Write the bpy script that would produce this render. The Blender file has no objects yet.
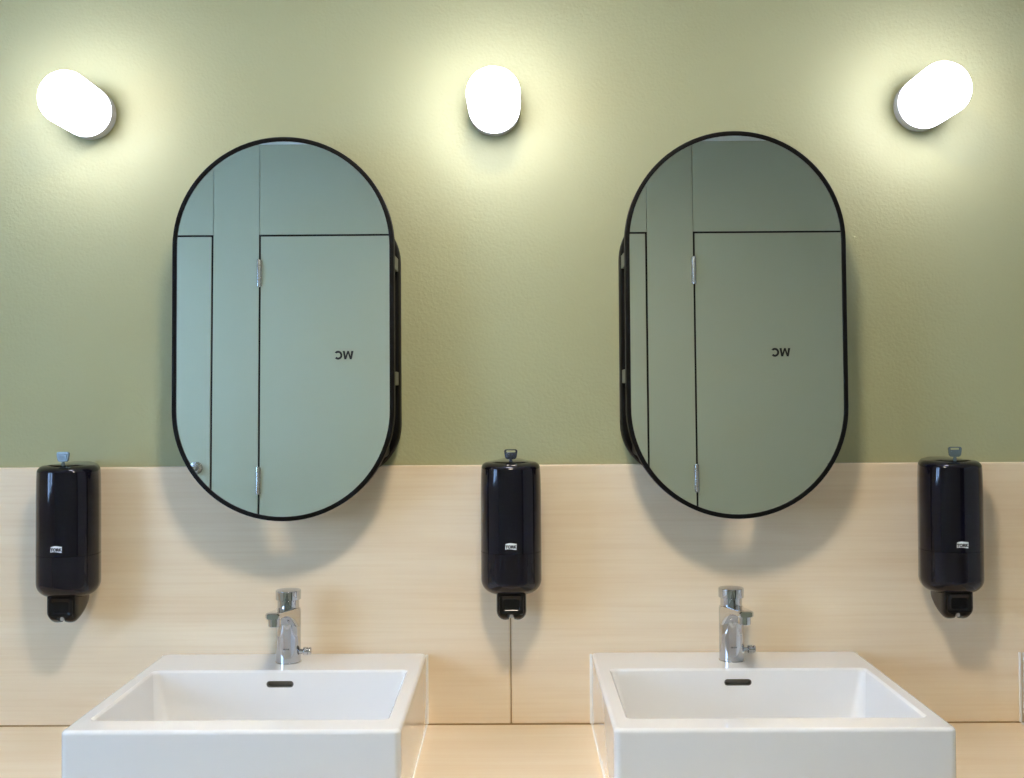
import bpy, bmesh, math, random
from mathutils import Matrix, Vector
random.seed(7)
C = bpy.context.scene.collection
S = bpy.context.scene
PI = math.pi
H = 1.40            # height of the camera above the floor; many heights are given relative to it

# ------------------------------------------------------------------ materials
def new_mat(name):
    m = bpy.data.materials.new(name); m.use_nodes = True
    nt = m.node_tree; b = nt.nodes['Principled BSDF']
    return m, nt, b
def plain(name, col, rough=.5, metal=0, spec=.5, coat=0, trans=0, ior=1.45, bump=0, bscale=200):
    m, nt, b = new_mat(name)
    b.inputs['Base Color'].default_value = (*col, 1)
    b.inputs['Roughness'].default_value = rough
    b.inputs['Metallic'].default_value = metal
    b.inputs['Specular IOR Level'].default_value = spec
    b.inputs['Coat Weight'].default_value = coat
    b.inputs['Coat Roughness'].default_value = .03
    b.inputs['Transmission Weight'].default_value = trans
    b.inputs['IOR'].default_value = ior
    tc = nt.nodes.new('ShaderNodeTexCoord'); nz = nt.nodes.new('ShaderNodeTexNoise')
    nz.inputs['Scale'].default_value = bscale; nz.inputs['Detail'].default_value = 3
    nt.links.new(tc.outputs['Object'], nz.inputs['Vector'])
    if bump:
        bp = nt.nodes.new('ShaderNodeBump'); bp.inputs['Strength'].default_value = bump
        bp.inputs['Distance'].default_value = .002
        nt.links.new(nz.outputs['Fac'], bp.inputs['Height']); nt.links.new(bp.outputs['Normal'], b.inputs['Normal'])
    else:   # a trace of procedural wear in the gloss
        mr = nt.nodes.new('ShaderNodeMapRange')
        mr.inputs['To Min'].default_value = max(0, rough - .01); mr.inputs['To Max'].default_value = rough + .015
        nt.links.new(nz.outputs['Fac'], mr.inputs['Value']); nt.links.new(mr.outputs['Result'], b.inputs['Roughness'])
    return m
def emit(name, col, strength):
    m, nt, b = new_mat(name)
    b.inputs['Base Color'].default_value = (.85, .85, .85, 1)
    b.inputs['Emission Color'].default_value = (*col, 1)
    b.inputs['Emission Strength'].default_value = strength
    b.inputs['Roughness'].default_value = .35
    return m
def wood(name, c0, c1, c2, scale=1.0, off=0.0):
    m, nt, b = new_mat(name); N = nt.nodes; L = nt.links
    tc = N.new('ShaderNodeTexCoord'); mp = N.new('ShaderNodeMapping')
    mp.inputs['Location'].default_value = (off, off * .7, off * 1.3)
    mp.inputs['Scale'].default_value = (.9 * scale, 16 * scale, 16 * scale)
    L.new(tc.outputs['Object'], mp.inputs['Vector'])
    # gentle warp so that the grain waves
    wn = N.new('ShaderNodeTexNoise'); wn.inputs['Scale'].default_value = 2.2; wn.inputs['Detail'].default_value = 1
    L.new(tc.outputs['Object'], wn.inputs['Vector'])
    ad = N.new('ShaderNodeMix'); ad.data_type = 'RGBA'; ad.blend_type = 'ADD'; ad.inputs['Factor'].default_value = .9
    L.new(mp.outputs['Vector'], ad.inputs['A']); L.new(wn.outputs['Color'], ad.inputs['B'])
    n1 = N.new('ShaderNodeTexNoise'); n1.inputs['Scale'].default_value = 1.1; n1.inputs['Detail'].default_value = 4
    n1.inputs['Roughness'].default_value = .55
    L.new(ad.outputs['Result'], n1.inputs['Vector'])
    mp2 = N.new('ShaderNodeMapping'); mp2.inputs['Scale'].default_value = (3.5, 190, 190)
    L.new(tc.outputs['Object'], mp2.inputs['Vector'])
    n2 = N.new('ShaderNodeTexNoise'); n2.inputs['Scale'].default_value = 1.0; n2.inputs['Detail'].default_value = 3
    L.new(mp2.outputs['Vector'], n2.inputs['Vector'])
    r1 = N.new('ShaderNodeValToRGB')
    r1.color_ramp.elements[0].position = .30; r1.color_ramp.elements[0].color = (*c0, 1)
    r1.color_ramp.elements[1].position = .72; r1.color_ramp.elements[1].color = (*c1, 1)
    L.new(n1.outputs['Fac'], r1.inputs['Fac'])
    r2 = N.new('ShaderNodeValToRGB')
    r2.color_ramp.elements[0].position = .30; r2.color_ramp.elements[0].color = (*c2, 1)
    r2.color_ramp.elements[1].position = .55; r2.color_ramp.elements[1].color = (1, 1, 1, 1)
    L.new(n2.outputs['Fac'], r2.inputs['Fac'])
    mx = N.new('ShaderNodeMix'); mx.data_type = 'RGBA'; mx.blend_type = 'MULTIPLY'; mx.inputs['Factor'].default_value = .30
    L.new(r1.outputs['Color'], mx.inputs['A']); L.new(r2.outputs['Color'], mx.inputs['B'])
    L.new(mx.outputs['Result'], b.inputs['Base Color'])
    b.inputs['Roughness'].default_value = .42
    b.inputs['Specular IOR Level'].default_value = .35
    return m

M = {}
M['green'] = plain('green wall paint', (.395, .398, .222), .6, bump=.45, bscale=170, spec=.3)
M['white_paint'] = plain('white paint', (.78, .78, .75), .7, bump=.1, bscale=120)
M['grey_paint'] = plain('side wall paint', (.70, .71, .66), .7, bump=.1, bscale=120)
M['floor'] = plain('grey floor', (.42, .42, .40), .45, bump=.05, bscale=60)
M['laminate'] = plain('sage laminate', (.385, .405, .30), .5, bump=.03, bscale=300, spec=.3)
M['dark'] = plain('dark cavity', (.006, .006, .006), .9)
M['wood'] = wood('pale maple laminate', (.80, .645, .445), (.87, .745, .55), (.86, .79, .68))
M['wood_counter'] = wood('pale maple worktop', (.81, .65, .44), (.87, .745, .55), (.90, .84, .74), 1.0, 3.1)
M['ceramic'] = plain('white glazed ceramic', (.80, .80, .78), .08, spec=.5, coat=.3)
M['seal'] = plain('white sealant', (.85, .84, .80), .45)
M['chrome'] = plain('polished chrome', (.57, .58, .60), .04, metal=1)
M['steel'] = plain('satin steel', (.50, .50, .51), .22, metal=1)
M['mark'] = plain('engraved grey', (.10, .10, .10), .5)
M['slot'] = plain('overflow dark metal', (.16, .15, .13), .35, metal=.8)
M['mirror'] = plain('mirror silver', (.86, .915, .885), .004, metal=1)
M['mirror'].node_tree.nodes['Principled BSDF'].inputs['Roughness'].default_value = 0
for l in list(M['mirror'].node_tree.links):
    if l.to_socket.name == 'Roughness': M['mirror'].node_tree.links.remove(l)
M['black_metal'] = plain('black powder coat', (.003, .003, .0035), .5, spec=.18)
M['bracket'] = plain('olive zinc bracket', (.15, .147, .10), .45, metal=.2)
M['gloss_black'] = plain('gloss black plastic', (.004, .004, .009), .05, spec=.45)
M['smoke'] = plain('smoked plastic', (.009, .0085, .013), .06, spec=.42)
M['nozzle'] = plain('black nozzle plastic', (.007, .007, .008), .13, spec=.35)
M['key'] = plain('blue grey translucent plastic', (.28, .38, .41), .15, trans=.6)
M['key_navy'] = plain('navy translucent plastic', (.06, .09, .17), .15, trans=.55)
M['badge'] = plain('white print', (.80, .84, .85), .4)
M['ink'] = plain('black lettering', (.006, .006, .006), .5)
M['lamp_base'] = plain('pale grey lamp base', (.40, .40, .39), .4)
M['lamp_glass'] = emit('glowing opal glass', (.92, .905, 1.10), 25)
def lamp_gradient(m, lo, hi):
    # opal glass: dim at the collar, brightest towards the front where the source sits
    nt = m.node_tree; b = nt.nodes['Principled BSDF']
    tc = nt.nodes.new('ShaderNodeTexCoord'); sp = nt.nodes.new('ShaderNodeSeparateXYZ')
    mr = nt.nodes.new('ShaderNodeMapRange'); mr.inputs['From Min'].default_value = -.031; mr.inputs['From Max'].default_value = -.1375
    mr.inputs['To Min'].default_value = 0; mr.inputs['To Max'].default_value = 1
    pw = nt.nodes.new('ShaderNodeMath'); pw.operation = 'POWER'; pw.inputs[1].default_value = 1.25
    ml = nt.nodes.new('ShaderNodeMath'); ml.operation = 'MULTIPLY_ADD'; ml.inputs[1].default_value = hi; ml.inputs[2].default_value = lo
    nt.links.new(tc.outputs['Object'], sp.inputs['Vector']); nt.links.new(sp.outputs['Y'], mr.inputs['Value'])
    nt.links.new(mr.outputs['Result'], pw.inputs[0]); nt.links.new(pw.outputs[0], ml.inputs[0])
    nt.links.new(ml.outputs[0], b.inputs['Emission Strength'])
lamp_gradient(M['lamp_glass'], 4.2, 26)
M['ceiling_glow'] = emit('ceiling light diffuser', (1.0, .87, .68), 92)
M['pvc'] = plain('white window frame', (.8, .8, .8), .35)
M['glass'] = plain('clear window glass', (1, 1, 1), 0.0, trans=1, ior=1.02)

# ------------------------------------------------------------------ helpers
def link(name, bm, mat, parent=None, loc=None, smooth=True, wn=True):
    bmesh.ops.remove_doubles(bm, verts=bm.verts, dist=1e-6)
    bmesh.ops.recalc_face_normals(bm, faces=bm.faces)
    me = bpy.data.meshes.new(name); bm.to_mesh(me); bm.free()
    for p in me.polygons: p.use_smooth = smooth
    mats = mat if isinstance(mat, (list, tuple)) else [mat]
    for m in mats: me.materials.append(m)
    o = bpy.data.objects.new(name, me); C.objects.link(o)
    if parent: o.parent = parent
    if loc: o.location = loc
    if smooth:
        me.set_sharp_from_angle(angle=math.radians(50))
        if wn:
            w = o.modifiers.new('normals', 'WEIGHTED_NORMAL'); w.keep_sharp = True
    return o
def tag(o, label, cat, group=None, kind=None):
    o['label'] = label; o['category'] = cat
    if group: o['group'] = group
    if kind: o['kind'] = kind
    return o
def empty(name, loc):
    o = bpy.data.objects.new(name, None); o.empty_display_size = .05
    C.objects.link(o); o.location = loc; return o
def box(bm, x0, x1, y0, y1, z0, z1, bevel=0, seg=2, mi=0):
    r = bmesh.ops.create_cube(bm, size=1)
    vs = r['verts']
    for v in vs:
        v.co = Vector((x0 + (v.co.x + .5) * (x1 - x0), y0 + (v.co.y + .5) * (y1 - y0), z0 + (v.co.z + .5) * (z1 - z0)))
    fs = {f for v in vs for f in v.link_faces}
    for f in fs: f.material_index = mi
    if bevel:
        es = {e for v in vs for e in v.link_edges}
        bmesh.ops.bevel(bm, geom=list(es), offset=bevel, segments=seg, profile=.5, affect='EDGES')
def loft(bm, loops, cap0=True, cap1=True, closed=False):
    rows = [[bm.verts.new(p) for p in lp] for lp in loops]
    n = len(rows[0])
    prs = list(zip(rows, rows[1:])) + ([(rows[-1], rows[0])] if closed else [])
    for a, b in prs:
        for i in range(n):
            j = (i + 1) % n
            try: bm.faces.new((a[i], a[j], b[j], b[i]))
            except ValueError: pass
    if cap0 and not closed: bm.faces.new(list(reversed(rows[0])))
    if cap1 and not closed: bm.faces.new(rows[-1])
    return rows
def rrect(cx, cy, hx, hy, r, n=6):
    """rounded rectangle, counter clockwise, as 2-D points"""
    pts = []
    for sx, sy, a0 in ((1, 1, 0), (-1, 1, 90), (-1, -1, 180), (1, -1, 270)):
        for k in range(n + 1):
            a = math.radians(a0 + 90 * k / n)
            pts.append((cx + sx * (hx - r) + r * math.cos(a), cy + sy * (hy - r) + r * math.sin(a)))
    return pts
def circ(r, z, n=48, c=(0, 0)):
    return [(c[0] + r * math.cos(2 * PI * k / n), c[1] + r * math.sin(2 * PI * k / n), z) for k in range(n)]
def lathe(bm, prof, n=48, mat=None):
    """profile of (radius, height) around z, then moved by mat"""
    rows = loft(bm, [circ(max(r, 1e-4), z, n) for r, z in prof])
    if mat:
        for row in rows:
            for v in row: v.co = mat @ v.co
    return rows
def arc(c, r, a0, a1, n):
    return [(c[0] + r * math.cos(math.radians(a0 + (a1 - a0) * k / n)), c[1] + r * math.sin(math.radians(a0 + (a1 - a0) * k / n))) for k in range(n + 1)]
def text_mesh(txt, size, depth=.0004, bold=0.0, space=1.0):
    cu = bpy.data.curves.new('lettering', 'FONT'); cu.body = txt; cu.size = size
    cu.align_x = 'CENTER'; cu.align_y = 'CENTER'; cu.extrude = depth; cu.offset = bold; cu.space_character = space
    t = bpy.data.objects.new('lettering', cu); C.objects.link(t)
    dg = bpy.context.evaluated_depsgraph_get()
    me = bpy.data.meshes.new_from_object(t.evaluated_get(dg))
    bpy.data.objects.remove(t)
    xs = [v.co.x for v in me.vertices]; ys = [v.co.y for v in me.vertices]
    cx, cy = (min(xs) + max(xs)) / 2, (min(ys) + max(ys)) / 2
    for v in me.vertices: v.co.x -= cx; v.co.y -= cy
    return me, max(xs) - min(xs), max(ys) - min(ys)
def copy_tree(o, parent=None):
    c = o.copy(); C.objects.link(c)
    if parent: c.parent = parent
    for ch in list(o.children): copy_tree(ch, c)
    return c

# ------------------------------------------------------------------ the room
XL, XR, YW, ZC = -2.1, 2.1, -2.60, 2.52
YB = .016                                   # plaster face behind the wood panels
def struct(name, bm, mat, label, cat, smooth=False):
    return tag(link(name, bm, mat, smooth=smooth), label, cat, kind='structure')
b = bmesh.new(); box(b, XL - .1, XR + .1, YB, YB + .12, 0, ZC + .1)
struct('wall_back', b, M['green'], 'olive green painted wall behind the lamps and mirrors', 'wall')
b = bmesh.new(); box(b, XL - .1, XR + .1, YW - .3, YB + .12, -.1, 0)
struct('floor', b, M['floor'], 'grey floor of the washroom, below the picture', 'floor')
b = bmesh.new(); box(b, XL - .1, XR + .1, YW - .3, YB + .12, ZC, ZC + .1)
struct('ceiling', b, M['white_paint'], 'pale ceiling, a sliver at the top of the right mirror', 'ceiling')
b = bmesh.new(); box(b, XR, XR + .1, YW - .3, YB, 0, ZC)
struct('wall_right', b, M['grey_paint'], 'pale green side wall to the right of the picture', 'wall')
# left wall with a two-pane window
WY0, WY1, WZ0, WZ1 = -2.15, -1.15, 1.00, 2.15
b = bmesh.new()
for a in ((YW - .3, WY0, 0, ZC), (WY1, YB, 0, ZC), (WY0, WY1, 0, WZ0), (WY0, WY1, WZ1, ZC)):
    box(b, XL - .12, XL, a[0], a[1], a[2], a[3])
struct('wall_left', b, M['grey_paint'], 'pale green side wall with the window, left of the picture', 'wall')
w = tag(empty('window_1', (XL - .06, (WY0 + WY1) / 2, WZ0)), 'white two-pane window, a bright blue glint on the soap dispensers', 'window', kind='structure')
hw, hh = (WY1 - WY0) / 2, WZ1 - WZ0
b = bmesh.new()
for a in ((-hw, -hw + .06, 0, hh), (hw - .06, hw, 0, hh), (-.04, .04, 0, hh), (-hw, hw, 0, .06), (-hw, hw, hh - .06, hh)):
    box(b, -.03, .03, a[0], a[1], a[2], a[3])
link('window_frame', b, M['pvc'], w, smooth=False)
for s in (-1, 1):
    b = bmesh.new(); y0, y1 = sorted((s * .04, s * (hw - .06)))
    box(b, -.003, .003, y0, y1, .06, hh - .06); link('window_pane', b, M['glass'], w, smooth=False)

# opposite wall: dark carcass, sage pilasters and headers with fine seams, four flush doors
DW, PER, X0 = .704, .9015, -1.055 - .9015   # door width, period, hinge of the first door
DT = H + .737                              # top of doors
G = .0042                                  # half a shadow gap
doors = [X0 + PER * k for k in range(5)]
b = bmesh.new()
box(b, XL, XR, YW - .06, YW - .042, 0, ZC, mi=1)
xs = []
prev = XL
for d in doors:
    x0, x1 = d, d + DW
    if x0 - prev > .02: box(b, prev + (G if prev > XL else 0), x0 - G, YW - .04, YW, 0, ZC)      # pilaster
    x1c = min(x1, XR)
    box(b, x0 + .0022 - G, x1c - .0022 + (G if x1 < XR else 0), YW - .04, YW, DT + G, ZC)        # header
    for a, c in ((x0 - G, x0 + G), (x1 - G, x1 + G)):
        if c < XR: box(b, a, c, YW - .04, YW - .005, 0, DT + G, mi=1)                        # near-black strip, paints the shade inside the gap
    box(b, x0 + G, x1c - G, YW - .04, YW - .005, DT - G, DT + G, mi=1)  # painted shade of the gap over the door
    prev = x1
    if x1 >= XR: break
struct('wall_front', b, [M['laminate'], M['dark']], 'sage green cubicle partition seen in the mirrors around the doors', 'wall')
def wc_mesh():
    # bold sans letters drawn as strokes: W then C
    bm = bmesh.new(); h, t = .0345, .0011
    def poly(p):
        f = [bm.verts.new((x, y, 0)) for x, y in p]; g = [bm.verts.new((x, y, t)) for x, y in p]
        n = len(p)
        bm.faces.new(g); bm.faces.new(list(reversed(f)))
        for k in range(n): bm.faces.new((f[k], f[(k + 1) % n], g[(k + 1) % n], g[k]))
    W, s_ = .0445, .0098; q = W / 4
    x0 = -.0385
    poly([(x0, h / 2), (x0 + s_ * .92, h / 2), (x0 + q + .0008, -h * .12), (x0 + 2 * q - .0034, h / 2), (x0 + 2 * q + .0034, h / 2),
          (x0 + 3 * q - .0008, -h * .12), (x0 + W - s_ * .92, h / 2), (x0 + W, h / 2), (x0 + 3 * q + .0042, -h / 2), (x0 + 3 * q - .0036, -h / 2),
          (x0 + 2 * q, h * .20), (x0 + q + .0036, -h / 2), (x0 + q - .0042, -h / 2)])
    c, ro, ri = .0250, .0184, .0098
    pts = [(c + ro * .96 * math.cos(math.radians(a)), ro * math.sin(math.radians(a))) for a in range(38, 323, 12)]
    pts += [(c + ri * .96 * math.cos(math.radians(a)), ri * math.sin(math.radians(a))) for a in range(322, 37, -12)]
    poly(pts)
    bmesh.ops.recalc_face_normals(bm, faces=bm.faces)
    me = bpy.data.meshes.new('wc_lettering'); bm.to_mesh(me); bm.free(); return me
wc_me = wc_mesh()
wc_me.materials.append(M['ink'])
WHICH = ['sage door with the lever handle at the left edge of the left mirror',
         'sage door marked WC in the left mirror',
         'sage door, a narrow strip at the left edge of the right mirror',
         'sage door marked WC in the right mirror']
for k, d in enumerate(doors[:4]):
    t = tag(empty(f'door_{k+1}', (d, YW, .12)), WHICH[k], 'door', kind='structure')
    b = bmesh.new(); box(b, G, DW - G, -.036, 0, 0, DT - .12 - G, bevel=.0012, seg=1)
    link('door_leaf', b, M['laminate'], t, smooth=False)
    for z in (H + .578 - .12, H - .279 - .12, .16):
        h = bmesh.new()
        lathe(h, [(.0078, -.057), (.0085, -.056), (.0085, -.034), (.0075, -.0335), (.0075, -.032), (.0085, -.0315),
                  (.0085, .0315), (.0075, .032), (.0075, .0335), (.0085, .034), (.0085, .056), (.0078, .057)], 20,
              Matrix.Translation((-.002, .006, z)))
        box(h, -.012, -.002, -.001, .0012, z - .054, z + .054); box(h, -.002, .008, -.001, .0008, z - .054, z + .054)
        link('hinge', h, M['steel'], t)
    hx, hz = DW - .060, H - .226 - .12
    ho = bmesh.new()
    RX = Matrix.Translation((hx, 0, hz)) @ Matrix.Rotation(-PI / 2, 4, 'X')
    lathe(ho, [(.026, 0), (.026, .006), (.024, .008), (.012, .0085), (.0105, .012), (.0105, .045), (.0095, .052)], 36, RX)
    for i in range(1):
        rows = []
        for s_ in range(13):
            f = s_ / 12; r = .0098 if s_ not in (0, 12) else .007
            rows.append([(hx + .004 - .125 * f, .046 + r * math.cos(2 * PI * q / 16), hz + r * math.sin(2 * PI * q / 16)) for q in range(16)])
        loft(ho, rows)
    link('lever_handle', ho, M['steel'], t)
    if k != 0:
        o = bpy.data.objects.new('wc_lettering', wc_me.copy()); C.objects.link(o); o.parent = t
        o.matrix_local = Matrix.Translation((DW / 2, .0006, H + .236 - .12)) @ Matrix(((-1, 0, 0, 0), (0, 0, 1, 0), (0, 1, 0, 0), (0, 0, 0, 1)))
        o['label'] = 'black letters WC'

# ceiling light that throws the shadows below the mirrors
cl = tag(empty('ceiling_light', (.0, -1.22, ZC)), 'round white ceiling light above the middle of the room, out of the picture', 'ceiling light')
b = bmesh.new(); lathe(b, [(.13, -.02), (.135, -.045), (.15, -.045), (.155, -.04), (.155, 0)]); link('rim', b, M['pvc'], cl)
b = bmesh.new(); lathe(b, [(.001, -.045), (.10, -.044), (.13, -.036), (.13, -.021)]); link('diffuser', b, M['ceiling_glow'], cl)

# ------------------------------------------------------------------ wood panels and worktop
ZP, ZT = H - .1390, H - .6322
SEAM = -.0098
for (x0, x1, lab) in ((XL, SEAM - .0011, 'pale maple wall panel behind the left washbasin, left of the vertical seam'),
                      (SEAM + .0011, XR, 'pale maple wall panel behind the right washbasin, right of the vertical seam')):
    b = bmesh.new(); box(b, x0, x1, 0, YB - .0005, ZT + .0026, ZP, bevel=.0026, seg=2)
    o = link('wood_panel', b, M['wood'] if x0 < -.5 else wood('pale maple laminate second sheet', (.80, .645, .445), (.87, .745, .55), (.86, .79, .68), 1.0, 7.7))
    tag(o, lab, 'wall panel', 'maple wall panels')
b = bmesh.new(); box(b, XL, XR, -.56, YB - .0005, ZT - .04, ZT, bevel=.002, seg=2)
ctop = tag(link('countertop', b, M['wood_counter']), 'long pale maple worktop carrying the white washbasins', 'worktop')

for x in (-1.9, -.82, .80, 1.9):
    b = bmesh.new(); box(b, x - .012, x + .012, -.50, -.02, 0, ZT - .04, bevel=.001, seg=1)
    link('support_panel', b, M['wood_counter'], ctop)
M['filler'] = plain('tan joint filler', (.36, .24, .11), .6)
b = bmesh.new(); box(b, XL, XR, .0015, .012, ZT, ZT + .003)
struct('trim_1', b, M['filler'], 'thin brown joint between the wood panels and the worktop', 'joint')
b = bmesh.new(); box(b, SEAM - .0012, SEAM + .0012, .0025, .012, ZT + .003, ZP - .002)
struct('trim_2', b, M['filler'], 'thin brown vertical seam between the two wood panels', 'joint')

# ------------------------------------------------------------------ wall lamps
def make_lamp():
    t = empty('wall_lamp', (0, YB, 0))
    RX = Matrix.Rotation(PI / 2, 4, 'X')       # local z -> -y
    b = bmesh.new(); lathe(b, [(.0455, 0), (.0455, .004), (.0488, .006), (.0488, .0295), (.046, .0305), (.0, .0305)], 64, RX)
    link('lamp_base', b, M['lamp_base'], t)
    b = bmesh.new(); pr = [(.0, .031), (.0475, .031), (.049, .0325), (.049, .131)]
    pr += [(.049 - .0065 + x,   .131 + y) for x, y in arc((0, 0), .0065, 0, 90, 6)][1:]
    pr += [(.0, .1375)]
    lathe(b, pr, 64, RX); o = link('glass_shade', b, M['lamp_glass'], t); o['label'] = 'glowing white opal glass'
    return t
lamp = make_lamp()
for i, (x, lab) in enumerate(((-.8152, 'glowing white wall lamp left of the left mirror'),
                              (-.0350, 'glowing white wall lamp between the two mirrors'),
                              (.7814, 'glowing white wall lamp right of the right mirror'))):
    o = lamp if i == 0 else copy_tree(lamp)
    o.location = (x, YB, H + (.5418, .5425, .5450)[i]); tag(o, lab, 'wall lamp', 'round wall lamps')

# ------------------------------------------------------------------ mirrors
def capsule(hx, hz, n=40, y=0, cz=0):
    pts = []
    for sgn, a0 in ((1, 0), (-1, 180)):
        for k in range(n + 1):
            a = math.radians(a0 + 180 * k / n)
            pts.append((hx * math.cos(a), y, cz + sgn * (hz - hx) + hx * math.sin(a)))
    return pts
def rr3(hx, hz, r, y, cz=0, n=12):
    return [(p[0], y, p[1]) for p in rrect(0, cz, hx, hz, r, n)]
TILT = math.radians(.9)
def make_mirror(side):
    """side: +1 tabs seen on the right flank, built on both"""
    t = empty('wall_mirror', (0, 0, 0))
    A, B = .2000, .3497
    rot = Matrix.Rotation(-TILT, 4, 'X')      # swings the lower end towards the room
    tr = Matrix.Translation((0, -.100, 0)) @ rot
    def fix(bm):
        for v in bm.verts: v.co = tr @ v.co
    # frame: a deep thin rim, closed profile swept along the capsule
    b = bmesh.new()
    prof = [(0, .0225), (0, .0012), (.0012, 0), (.0072, 0), (.0080, .0008), (.0080, .0225)]
    loft(b, [capsule(A - i, B - i, 48, y) for i, y in prof], closed=True); fix(b)
    fr = link('frame', b, M['black_metal'], t)
    b = bmesh.new(); loft(b, [capsule(A - .0078, B - .0078, 48, .0022), capsule(A - .0078, B - .0078, 48, .0065)]); fix(b)
    link('mirror_glass', b, M['mirror'], t, smooth=False)
    b = bmesh.new(); loft(b, [capsule(A - .0078, B - .0078, 48, .0068), capsule(A - .0078, B - .0078, 48, .018)]); fix(b)
    link('backing_board', b, M['black_metal'], t)
    # frame screwed to the wall: black rounded ring with a plate
    cz = -.025
    b = bmesh.new()
    pr = [(.0, YB), (.0, -.014), (.003, -.018), (.013, -.018), (.016, -.014), (.016, YB)]
    loft(b, [rr3(.2015 - i, .255 - i, .10 - i, y, cz) for i, y in pr], closed=True)
    link('wall_frame', b, M['black_metal'], t)
    b = bmesh.new(); box(b, -.182, .182, -.074, YB - .001, cz - .215, cz + .205, bevel=.01, seg=3)
    link('mounting_box', b, M['black_metal'], t)
    for sx in (-1, 1):
        for z in (.122, -.0925):
            b = bmesh.new()
            x0, x1 = sorted((sx * .1965, sx * .1995))
            box(b, x0, x1, -.0795, -.014, z - .0125, z + .0125, bevel=.0008, seg=1)
            x0, x1 = sorted((sx * .178, sx * .1965))
            box(b, x0, x1, -.024, -.018, z - .0125, z + .0125, bevel=.0008, seg=1)
            br = link('bracket', b, M['bracket'], t); br['label'] = 'olive grey metal bracket'
            s = bmesh.new()
            lathe(s, [(.0042, 0), (.0042, .004), (.003, .0055), (.0, .006)], 16,
                  Matrix.Translation((sx * .182, -.040, z - .021)) @ Matrix.Rotation(sx * PI / 2, 4, 'Y'))
            link('screw', s, M['steel'], br)
    return t
mir = make_mirror(1)
for i, (x, lab) in enumerate(((-.4217, 'black framed capsule mirror above the left washbasin, lever handle reflected in it'),
                              (.4047, 'black framed capsule mirror above the right washbasin, strip of ceiling reflected in it'))):
    o = mir if i == 0 else copy_tree(mir)
    o.location = (x, 0, H + .1200 + (0, .0022)[i]); o.scale = ((1.014, 1, 1.005), (1.005, 1, 1.011))[i]; tag(o, lab, 'mirror', 'capsule mirrors')

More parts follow.
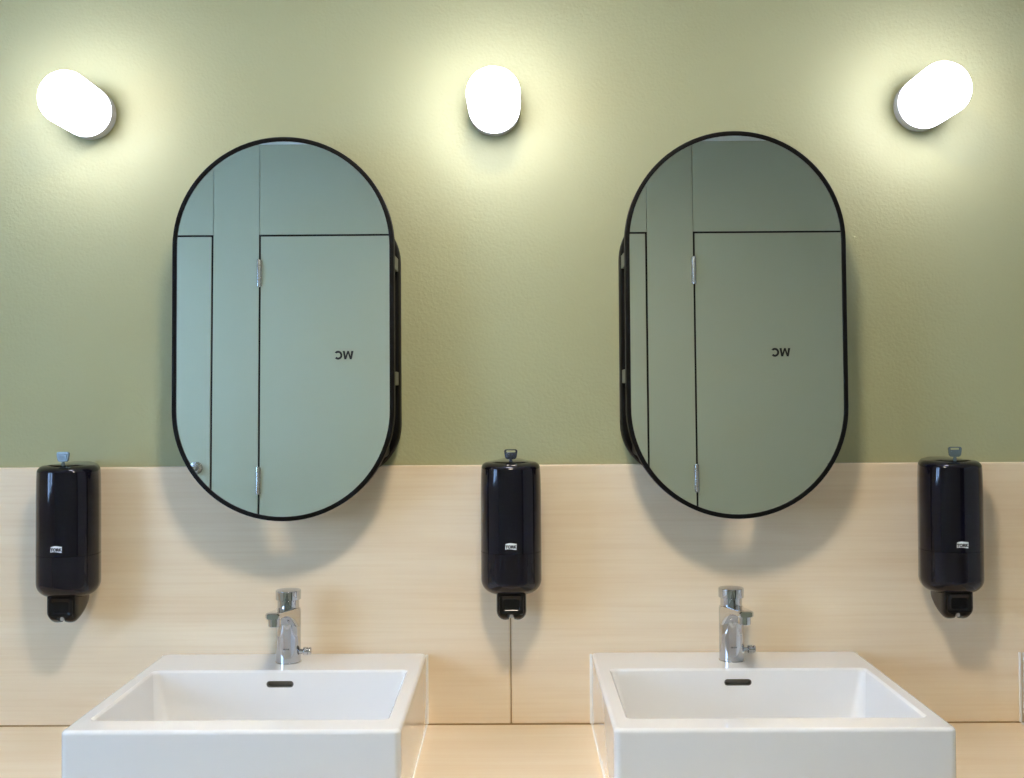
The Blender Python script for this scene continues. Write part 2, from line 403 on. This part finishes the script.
# ------------------------------------------------------------------ washbasins
BH = .1383
def make_basin():
    t = empty('washbasin', (0, 0, 0))
    b = bmesh.new(); loops = []
    D0, D1 = -.0015, -.4755; cy = (D0 + D1) / 2; hy = (D0 - D1) / 2; hx = .2508
    def lp(ins, z, r): loops.append([(p[0], p[1], z) for p in rrect(0, cy, hx - ins, hy - ins, r, 7)])
    lp(.012, .001, .008); lp(.003, .001, .009)
    lp(.0008, .002, .010); lp(.0, BH * .35, .011); lp(.0, BH - .010, .011)
    R = .0065
    for k in range(0, 7):
        a = math.radians(90 * k / 6); lp(R - R * math.cos(a), BH - R + R * math.sin(a), .011 - (R - R * math.cos(a)) * .5)
    # inner opening: ledge .149 deep at the back, narrow rims elsewhere
    I0, I1, ih = -.132, -.421, .2242; icy = (I0 + I1) / 2; ihy = (I0 - I1) / 2
    def li(ins, z, r, dy=0): loops.append([(p[0], p[1] + dy, z) for p in rrect(0, icy, ih - ins, ihy - ins, r, 7)])
    R = .004
    li(-R * 1.3, BH, .012); li(-R, BH, .012)
    for k in range(1, 7):
        a = math.radians(90 * k / 6); li(-R * math.cos(a) ** 1.0 + R * 0 - 0 if k < 6 else 0, BH - R + R * math.cos(math.radians(90 * k / 6)) if False else BH - R * (1 - math.cos(a)) , .012)
    li(.0008, BH - .012, .013); li(.004, BH - .05, .017); li(.0075, BH - .085, .022)
    for k in range(1, 7):
        a = math.radians(90 * k / 6); rr = .025
        li(.0075 + rr * (1 - math.cos(a)), BH - .085 - rr * math.sin(a), .022 + .012 * k / 6)
    li(.08, BH - .113, .03); li(.13, BH - .115, .012)
    loft(b, loops)
    me = link('basin_tmp', b, M['ceramic'], None)
    # cut the overflow slot out of the back wall of the bowl
    c = bmesh.new(); sl = []
    for y in (-.158, -.1235):
        pts = []
        for s, a0 in ((1, -90), (-1, 90)):
            for k in range(13):
                a = math.radians(a0 + 180 * k / 12)
                pts.append((s * .0185 + .0057 * math.cos(a), y, BH - .0235 + .0057 * math.sin(a)))
        sl.append(pts)
    loft(c, sl); cut = link('cut_tmp', c, M['slot'], None, smooth=False)
    md = me.modifiers.new('slot', 'BOOLEAN'); md.object = cut; md.operation = 'DIFFERENCE'; md.solver = 'EXACT'
    me.modifiers.remove(me.modifiers['normals'])
    dg = bpy.context.evaluated_depsgraph_get(); dg.update()
    res = bpy.data.meshes.new_from_object(me.evaluated_get(dg))
    res.materials.clear(); res.materials.append(M['ceramic'])
    for p in res.polygons: p.use_smooth = True; p.material_index = 0
    res.set_sharp_from_angle(angle=math.radians(50))
    bpy.data.objects.remove(me); bpy.data.objects.remove(cut)
    o = bpy.data.objects.new('basin_body', res); C.objects.link(o); o.parent = t
    wn = o.modifiers.new('normals', 'WEIGHTED_NORMAL'); wn.keep_sharp = True
    b = bmesh.new(); sl = []
    for y, g in ((-.1335, .0), (-.1245, 0.0)):
        pts = []
        for s, a0 in ((1, -90), (-1, 90)):
            for k in range(13):
                a = math.radians(a0 + 180 * k / 12); rr = .00565
                pts.append((s * .0185 + rr * math.cos(a), y, BH - .0235 + rr * math.sin(a)))
        sl.append(pts)
    inner = [[((p[0] - (.0185 if p[0] > 0 else -.0185)) * .72 + (.0185 if p[0] > 0 else -.0185), y, (p[2] - BH + .0235) * .72 + BH - .0235) for p in sl[0]] for y in (-.1335, -.1262)]
    loft(b, [sl[1], sl[0], inner[0], inner[1]], cap0=True, cap1=True)
    s = link('overflow_slot', b, M['slot'], t); s['label'] = 'dark oval overflow slot'
    b = bmesh.new(); lathe(b, [(.0, .0), (.032, 0), (.032, .003), (.029, .005), (.0, .006)], 40, Matrix.Translation((0, icy, BH - .1152)))
    link('drain', b, M['chrome'], t)
    for sx in (-1, 1):
        x0, x1 = sorted((sx * .2495, sx * .2540))
        b = bmesh.new(); box(b, x0, x1, -.0035, 0, .003, BH - .004, bevel=.0008)
        q = link('sealant_bead', b, M['seal'], t); q['label'] = 'white sealant bead'
        x0, x1 = sorted((sx * .2400, sx * .2522))
        b = bmesh.new(); box(b, x0, x1, -.462, -.002, 0, .0022, bevel=.0006)
        q = link('sealant_bead', b, M['seal'], t); q['label'] = 'white sealant bead'
    b = bmesh.new(); box(b, -.236, -.198, -.0165, -.0145, BH - .0002, BH + .00015)
    s = link('maker_mark', b, plain('faint grey print', (.55, .55, .52), .4), t, smooth=False); s['label'] = 'faint grey mark on the back ledge'
    return t
bas = make_basin()
BX = (-.4207, .3937, 1.2058)
for i, (x, lab) in enumerate(((BX[0], 'white square-edged ceramic washbasin below the left mirror'),
                              (BX[1], 'white square-edged ceramic washbasin below the right mirror'),
                              (BX[2], 'white ceramic washbasin at the right edge, only a thin strip showing'))):
    o = bas if i == 0 else copy_tree(bas)
    o.location = (x, 0, ZT); tag(o, lab, 'washbasin', 'white washbasins')

# ------------------------------------------------------------------ taps
def make_tap():
    t = empty('tap', (0, 0, 0))
    b = bmesh.new()
    # body with its spout: lofted cross sections along z for the column
    R = .0226
    lathe(b, [(.0, 0), (R - .0006, 0), (R, .0006), (R, .045), (R, .095), (R - .001, .0985), (R - .004, .0995), (.0, .0995)], 64)
    link('body', b, M['chrome'], t)
    b = bmesh.new(); loops = []
    for f in [0, .08, .18, .3, .42, .55, .68, .8, .9, .96, .99, 1.0]:
        y = .004 - .136 * f
        hw_ = .0222 - .0092 * f
        top = .0990 + .0165 * f
        bot = .050 + (.1030 - .050) * (1 - (1 - f) ** 2.6)
        if f >= .96: sh = (f - .96) / .04 * .003; hw_ -= sh; top -= sh * .6; bot += sh * .6
        cz, hz = (top + bot) / 2, (top - bot) / 2
        r = min(.0065, hz * .75, hw_ * .8)
        loops.append([(p[0], y, p[1]) for p in rrect(0, cz, hw_, hz, r, 6)])
    loft(b, loops); link('spout', b, M['chrome'], t)
    b = bmesh.new(); lathe(b, [(.0098, .0895), (.0110, .0905), (.0110, .1035)], 36, Matrix.Translation((0, -.115, 0))); link('aerator', b, M['chrome'], t)
    b = bmesh.new(); lathe(b, [(.0197, .096), (.0197, .116)], 64); link('neck', b, M['chrome'], t)
    b = bmesh.new(); lathe(b, [(.0197, .1150), (.0224, .1150), (.0230, .1157), (.0230, .1310), (.0226, .1316), (.0222, .1319), (.0, .1319)], 64); link('push_button', b, M['chrome'], t)
    b = bmesh.new(); MX = Matrix.Translation((0, -.004, .0200)) @ Matrix.Rotation(PI / 2, 4, 'Y')
    lathe(b, [(.0045, .021), (.0045, .028), (.007, .0285), (.0078, .0295), (.0078, .0365), (.0062, .037), (.0062, .0385), (.0075, .039), (.0075, .0415), (.0065, .0425), (.0, .0425)], 28, MX)
    kn = link('temperature_knob', b, M['chrome'], t)
    b = bmesh.new(); box(b, .031, .0355, -.0135, -.0085, .0225, .027, bevel=.0008); link('knob_stop', b, M['chrome'], kn)
    b = bmesh.new(); lathe(b, [(.0236, 0), (.0236, .0012), (.0226, .0018)], 64); link('base_ring', b, M['chrome'], t)
    me, w_, h_ = text_mesh('GROHE', .0035, depth=.0002, bold=.0001)
    me.materials.append(M['mark'])
    for v in me.vertices:      # wrap on the column
        a = v.co.x / .0227 * 1.0
        v.co = Vector((.0227 * math.sin(a), -(.0227 + v.co.z) * math.cos(a), v.co.y))
    o = bpy.data.objects.new('maker_mark', me); C.objects.link(o); o.parent = t; o.location = (0, 0, .0275)
    o['label'] = 'tiny dark maker lettering'
    return t
tap = make_tap()
for i, (x, lab) in enumerate(((-.4194, 'polished chrome push tap on the left washbasin'),
                              (.3963, 'polished chrome push tap on the right washbasin'))):
    o = tap if i == 0 else copy_tree(tap)
    o.location = (x, -.067, ZT + BH); tag(o, lab, 'tap', 'chrome taps')

# ------------------------------------------------------------------ soap dispensers
ZTOP, ZWIN, ZBOT = -.1265, -.2935, -.3715       # relative to camera height
def section(a, bf, z, ins=0, insf=None, n=40, yc=-.056):
    if insf is None: insf = ins
    a2, b2 = a - ins, bf - insf
    pts = []
    e = 2 / 2.25
    for k in range(n + 1):                      # front half, from +x round the front to -x
        th = PI * k / n
        c, s = math.cos(th), math.sin(th)
        pts.append((a2 * math.copysign(abs(c) ** e, c), yc - b2 * abs(s) ** e, z))
    bw = .035 - ins * .5
    for f in (.35, .7, 1.0): pts.append((-(a2 + (bw - a2) * f ** 1.6), yc + (-yc - .001) * f, z))
    for f in (1.0, .7, .35): pts.append(((a2 + (bw - a2) * f ** 1.6), yc + (-yc - .001) * f, z))
    return pts
def make_dispenser():
    t = empty('soap_dispenser', (0, 0, 0))
    AT, AM, BF = .0546, .0560, .0570
    def wid(z): return AT + (AM - AT) * min(1, (ZTOP - z) / .05)
    zt, zw, zb = ZTOP, ZWIN, ZBOT
    b = bmesh.new(); loops = []
    for z in (zw + .0002, zw + .002, (zw + zt) / 2, zt - .06, zt - .03): loops.append(section(wid(z), BF, z))
    R, RF = .012, .030
    for k in range(0, 9):
        a = math.radians(90 * k / 8); z = zt - .0155 + R * math.sin(a)
        loops.append(section(AT, BF, z, R * (1 - math.cos(a)), RF * (1 - math.cos(a))))
    for ins, dz in ((.022, .0022), (.034, .0036), (.045, .0043)): loops.append(section(AT, BF, zt - .0045 + dz, ins, ins))
    loft(b, loops); link('cover', b, M['gloss_black'], t)
    b = bmesh.new(); loops = []
    R, RF = .026, .030
    for k in range(0, 11):
        a = math.radians(90 - 90 * k / 10)
        loops.append(section(AM, BF, zb + R * (1 - math.sin(a)), R * (1 - math.cos(a)), RF * (1 - math.cos(a))))
    for z in (zb + .035, zb + .055, zw - .002, zw - .0004): loops.append(section(AM, BF, z))
    loft(b, loops); o = link('level_window', b, M['smoke'], t); o['label'] = 'smoky see-through lower part'
    # pump nozzle with a notch below
    zn0, zn1 = zb + .006, -.4185
    def outl(ins, y, hw_=.0272, top=0.0, lift=0.0):
        h = hw_ - ins; z1 = zn1 + ins + lift; z0 = zn0 - top; r = .016 - ins
        pts = [(h, z0)]
        pts += [(h - r + r * math.cos(math.radians(-q)), z1 + r + r * math.sin(math.radians(-q))) for q in range(0, 91, 15)]
        nr = .0048 + ins
        pts += [(nr * math.cos(math.radians(q)) * 1.0, z1 - ins + .001 + nr * 1.25 * math.sin(math.radians(q))) for q in range(0, 181, 20)]
        pts += [(-h + r - r * math.sin(math.radians(q)), z1 + r - r * math.cos(math.radians(q))) for q in range(0, 91, 15)]
        pts += [(-h, z0)]
        return [(p[0], y, p[1]) for p in pts]
    b = bmesh.new()
    loft(b, [outl(.003, -.022, lift=.022), outl(.0012, -.030, lift=.018), outl(0, -.045, lift=.010), outl(0, -.062, lift=.003), outl(0, -.075), outl(0, -.084, lift=.002), outl(.0012, -.0915, lift=.006), outl(.004, -.0945, lift=.009)])
    nz = link('pump_housing', b, M['nozzle'], t)
    b = bmesh.new(); loops = []                  # push pad: raised rim, bevelled flanks, hollow middle
    zc = (zn0 - .004 + zn1 + .014) / 2; hz = (zn0 - .004 - zn1 - .014) / 2
    for hx_, hz_, y in ((.0225, hz, -.090), (.0225, hz, -.0955), (.0215, hz - .001, -.0968), (.0165, hz - .006, -.0962), (.0125, hz - .0095, -.0925), (.0115, hz - .0105, -.0915)):
        loops.append([(p[0], y, p[1]) for p in rrect(0, zc, hx_, hz_, min(.004, hz_ * .8), 5)])
    loft(b, loops); link('push_pad', b, M['nozzle'], nz)
    b = bmesh.new(); box(b, -.0035, .0035, -.089, -.075, zn1 + .006, zn1 + .014, bevel=.0015); s = link('outlet', b, plain('pale outlet', (.55, .53, .48), .4), nz); s['label'] = 'pale soap outlet in the notch'
    # white flag badge with the brand word
    yb_ = -.1133; zc_ = -.2790
    b = bmesh.new(); fr, bk = [], []
    out = []
    W, Hh = .0102, .0054
    for k in range(13):
        f = k / 12; x = -W + 2 * W * f; out.append((x, Hh * .8 + .0010 * math.sin((f * 1.6 - .1) * PI) + .0016 * f))
    for k in range(13):
        f = 1 - k / 12; x = -W + 2 * W * f; out.append((x - .0004, -Hh + .0007 * math.sin(f * PI * 1.4)))
    loft(b, [[(p[0], yb_, p[1] + zc_) for p in out], [(p[0], yb_ - .0004, p[1] + zc_) for p in out]])
    bd = link('badge', b, M['badge'], t, smooth=False); bd['label'] = 'small white flag badge reading TORK'
    me, w_, h_ = text_mesh('TORK', .0074, depth=.0002, bold=.0005)
    me.materials.append(M['ink'])
    o = bpy.data.objects.new('lettering', me); C.objects.link(o); o.parent = bd
    o.matrix_local = Matrix.Translation((0, yb_ - .0005, zc_ - .0008)) @ Matrix.Rotation(PI / 2, 4, 'X')
    return t
dis = make_dispenser()
DX = (-.8295, -.0078, .8035)
DLAB = ('gloss black soap dispenser on the panel left of the left washbasin',
        'gloss black soap dispenser between the two washbasins, above the panel seam',
        'gloss black soap dispenser on the panel right of the right washbasin')
DDZ = (.0, .0012, .0)
for i in range(3):
    o = dis if i == 0 else copy_tree(dis)
    o.location = (DX[i], 0, H + DDZ[i]); tag(o, DLAB[i], 'soap dispenser', 'black soap dispensers')
# keys left in the locks
def make_key(mat, hole):
    t = empty('dispenser_key', (0, 0, 0))
    b = bmesh.new()
    outer = [(p[0], p[1]) for p in rrect(0, .0150, .0122, .0092, .004, 5)]
    outer = [(x * (1 if z > .013 else (.72 + .28 * (z - .0058) / .0072)), z) for x, z in outer]
    if hole:
        inn = [(p[0], p[1]) for p in rrect(0, .0205, .0085, .0018, .0017, 5)]
        rows = [[(p[0], y, p[1]) for p in lp] for lp, y in ((outer, .0018), (outer, -.0018), (inn, -.0018), (inn, .0018))]
        loft(b, rows, closed=True)
    else:
        loft(b, [[(p[0], y, p[1]) for p in outer] for y in (.0018, -.0018)])
        box(b, -.0085, .0085, -.0028, -.0016, .0100, .0195, bevel=.0006)
    if hole: box(b, -.0075, .0075, -.0026, -.0016, .0085, .0165, bevel=.0006)
    link('grip', b, mat, t)
    b = bmesh.new(); lathe(b, [(.0036, -.003), (.0036, .002), (.0028, .004), (.0028, .0065)], 20); link('shank', b, mat, t)
    b = bmesh.new()
    for k in range(3): box(b, -.0055, .0055, -.0033, -.0025, .0105 + k * .0028, .0112 + k * .0028 + .0006, bevel=.0002, seg=1)
    link('raised_ribs', b, mat, t)
    return t
for x, m, hole, lab, rz in ((-.8295, M['key'], False, 'pale grey plastic key in the top of the left soap dispenser', -.15),
                            (-.0073, M['key_navy'], True, 'dark blue plastic key in the top of the middle soap dispenser', 0),
                            (.8035, M['key'], True, 'grey plastic key with a slotted head in the top of the right soap dispenser', .0)):
    k = make_key(m, hole); k.location = (x, -.084, H - .1285); k.rotation_euler.z = rz
    tag(k, lab, 'key', 'dispenser keys')

# ------------------------------------------------------------------ daylight and camera
wld = bpy.data.worlds.new('sky'); S.world = wld; wld.use_nodes = True
bg = wld.node_tree.nodes['Background']
bg.inputs['Color'].default_value = (.38, .60, 1.0, 1); bg.inputs['Strength'].default_value = 10.5

cam = bpy.data.cameras.new('camera'); co = bpy.data.objects.new('camera', cam); C.objects.link(co)
yaw, pitch, roll, F = .0073, .0188, -.0061, 1084.84
cy_, sy_, cp_, sp_, cr_, sr_ = math.cos(yaw), math.sin(yaw), math.cos(pitch), math.sin(pitch), math.cos(roll), math.sin(roll)
f = Vector((-sy_ * cp_, cy_ * cp_, sp_)); r = Vector((cy_, sy_, 0)); u = r.cross(f)
r2 = cr_ * r + sr_ * u; u2 = -sr_ * r + cr_ * u
m = Matrix.Identity(4)
for i in range(3): m[i][0], m[i][1], m[i][2] = r2[i], u2[i], -f[i]
m[0][3], m[1][3], m[2][3] = 0, -2.0732, H
co.matrix_world = m
cam.sensor_width = 36; cam.lens = F / 1024 * 36
cam.shift_x = (512 - 506.353) / 1024; cam.shift_y = -(389 - 371.935) / 1024
cam.clip_start = .02
S.camera = co
S.view_settings.view_transform = 'Standard'; S.view_settings.look = 'None'
S.view_settings.gamma = 1; S.view_settings.use_curve_mapping = False
S.view_settings.exposure = 0.56
S.cycles.blur_glossy = 0.0
S.cycles.caustics_reflective = True
S.cycles.max_bounces = 12; S.cycles.glossy_bounces = 6; S.cycles.transmission_bounces = 8
S.cycles.sample_clamp_indirect = 40
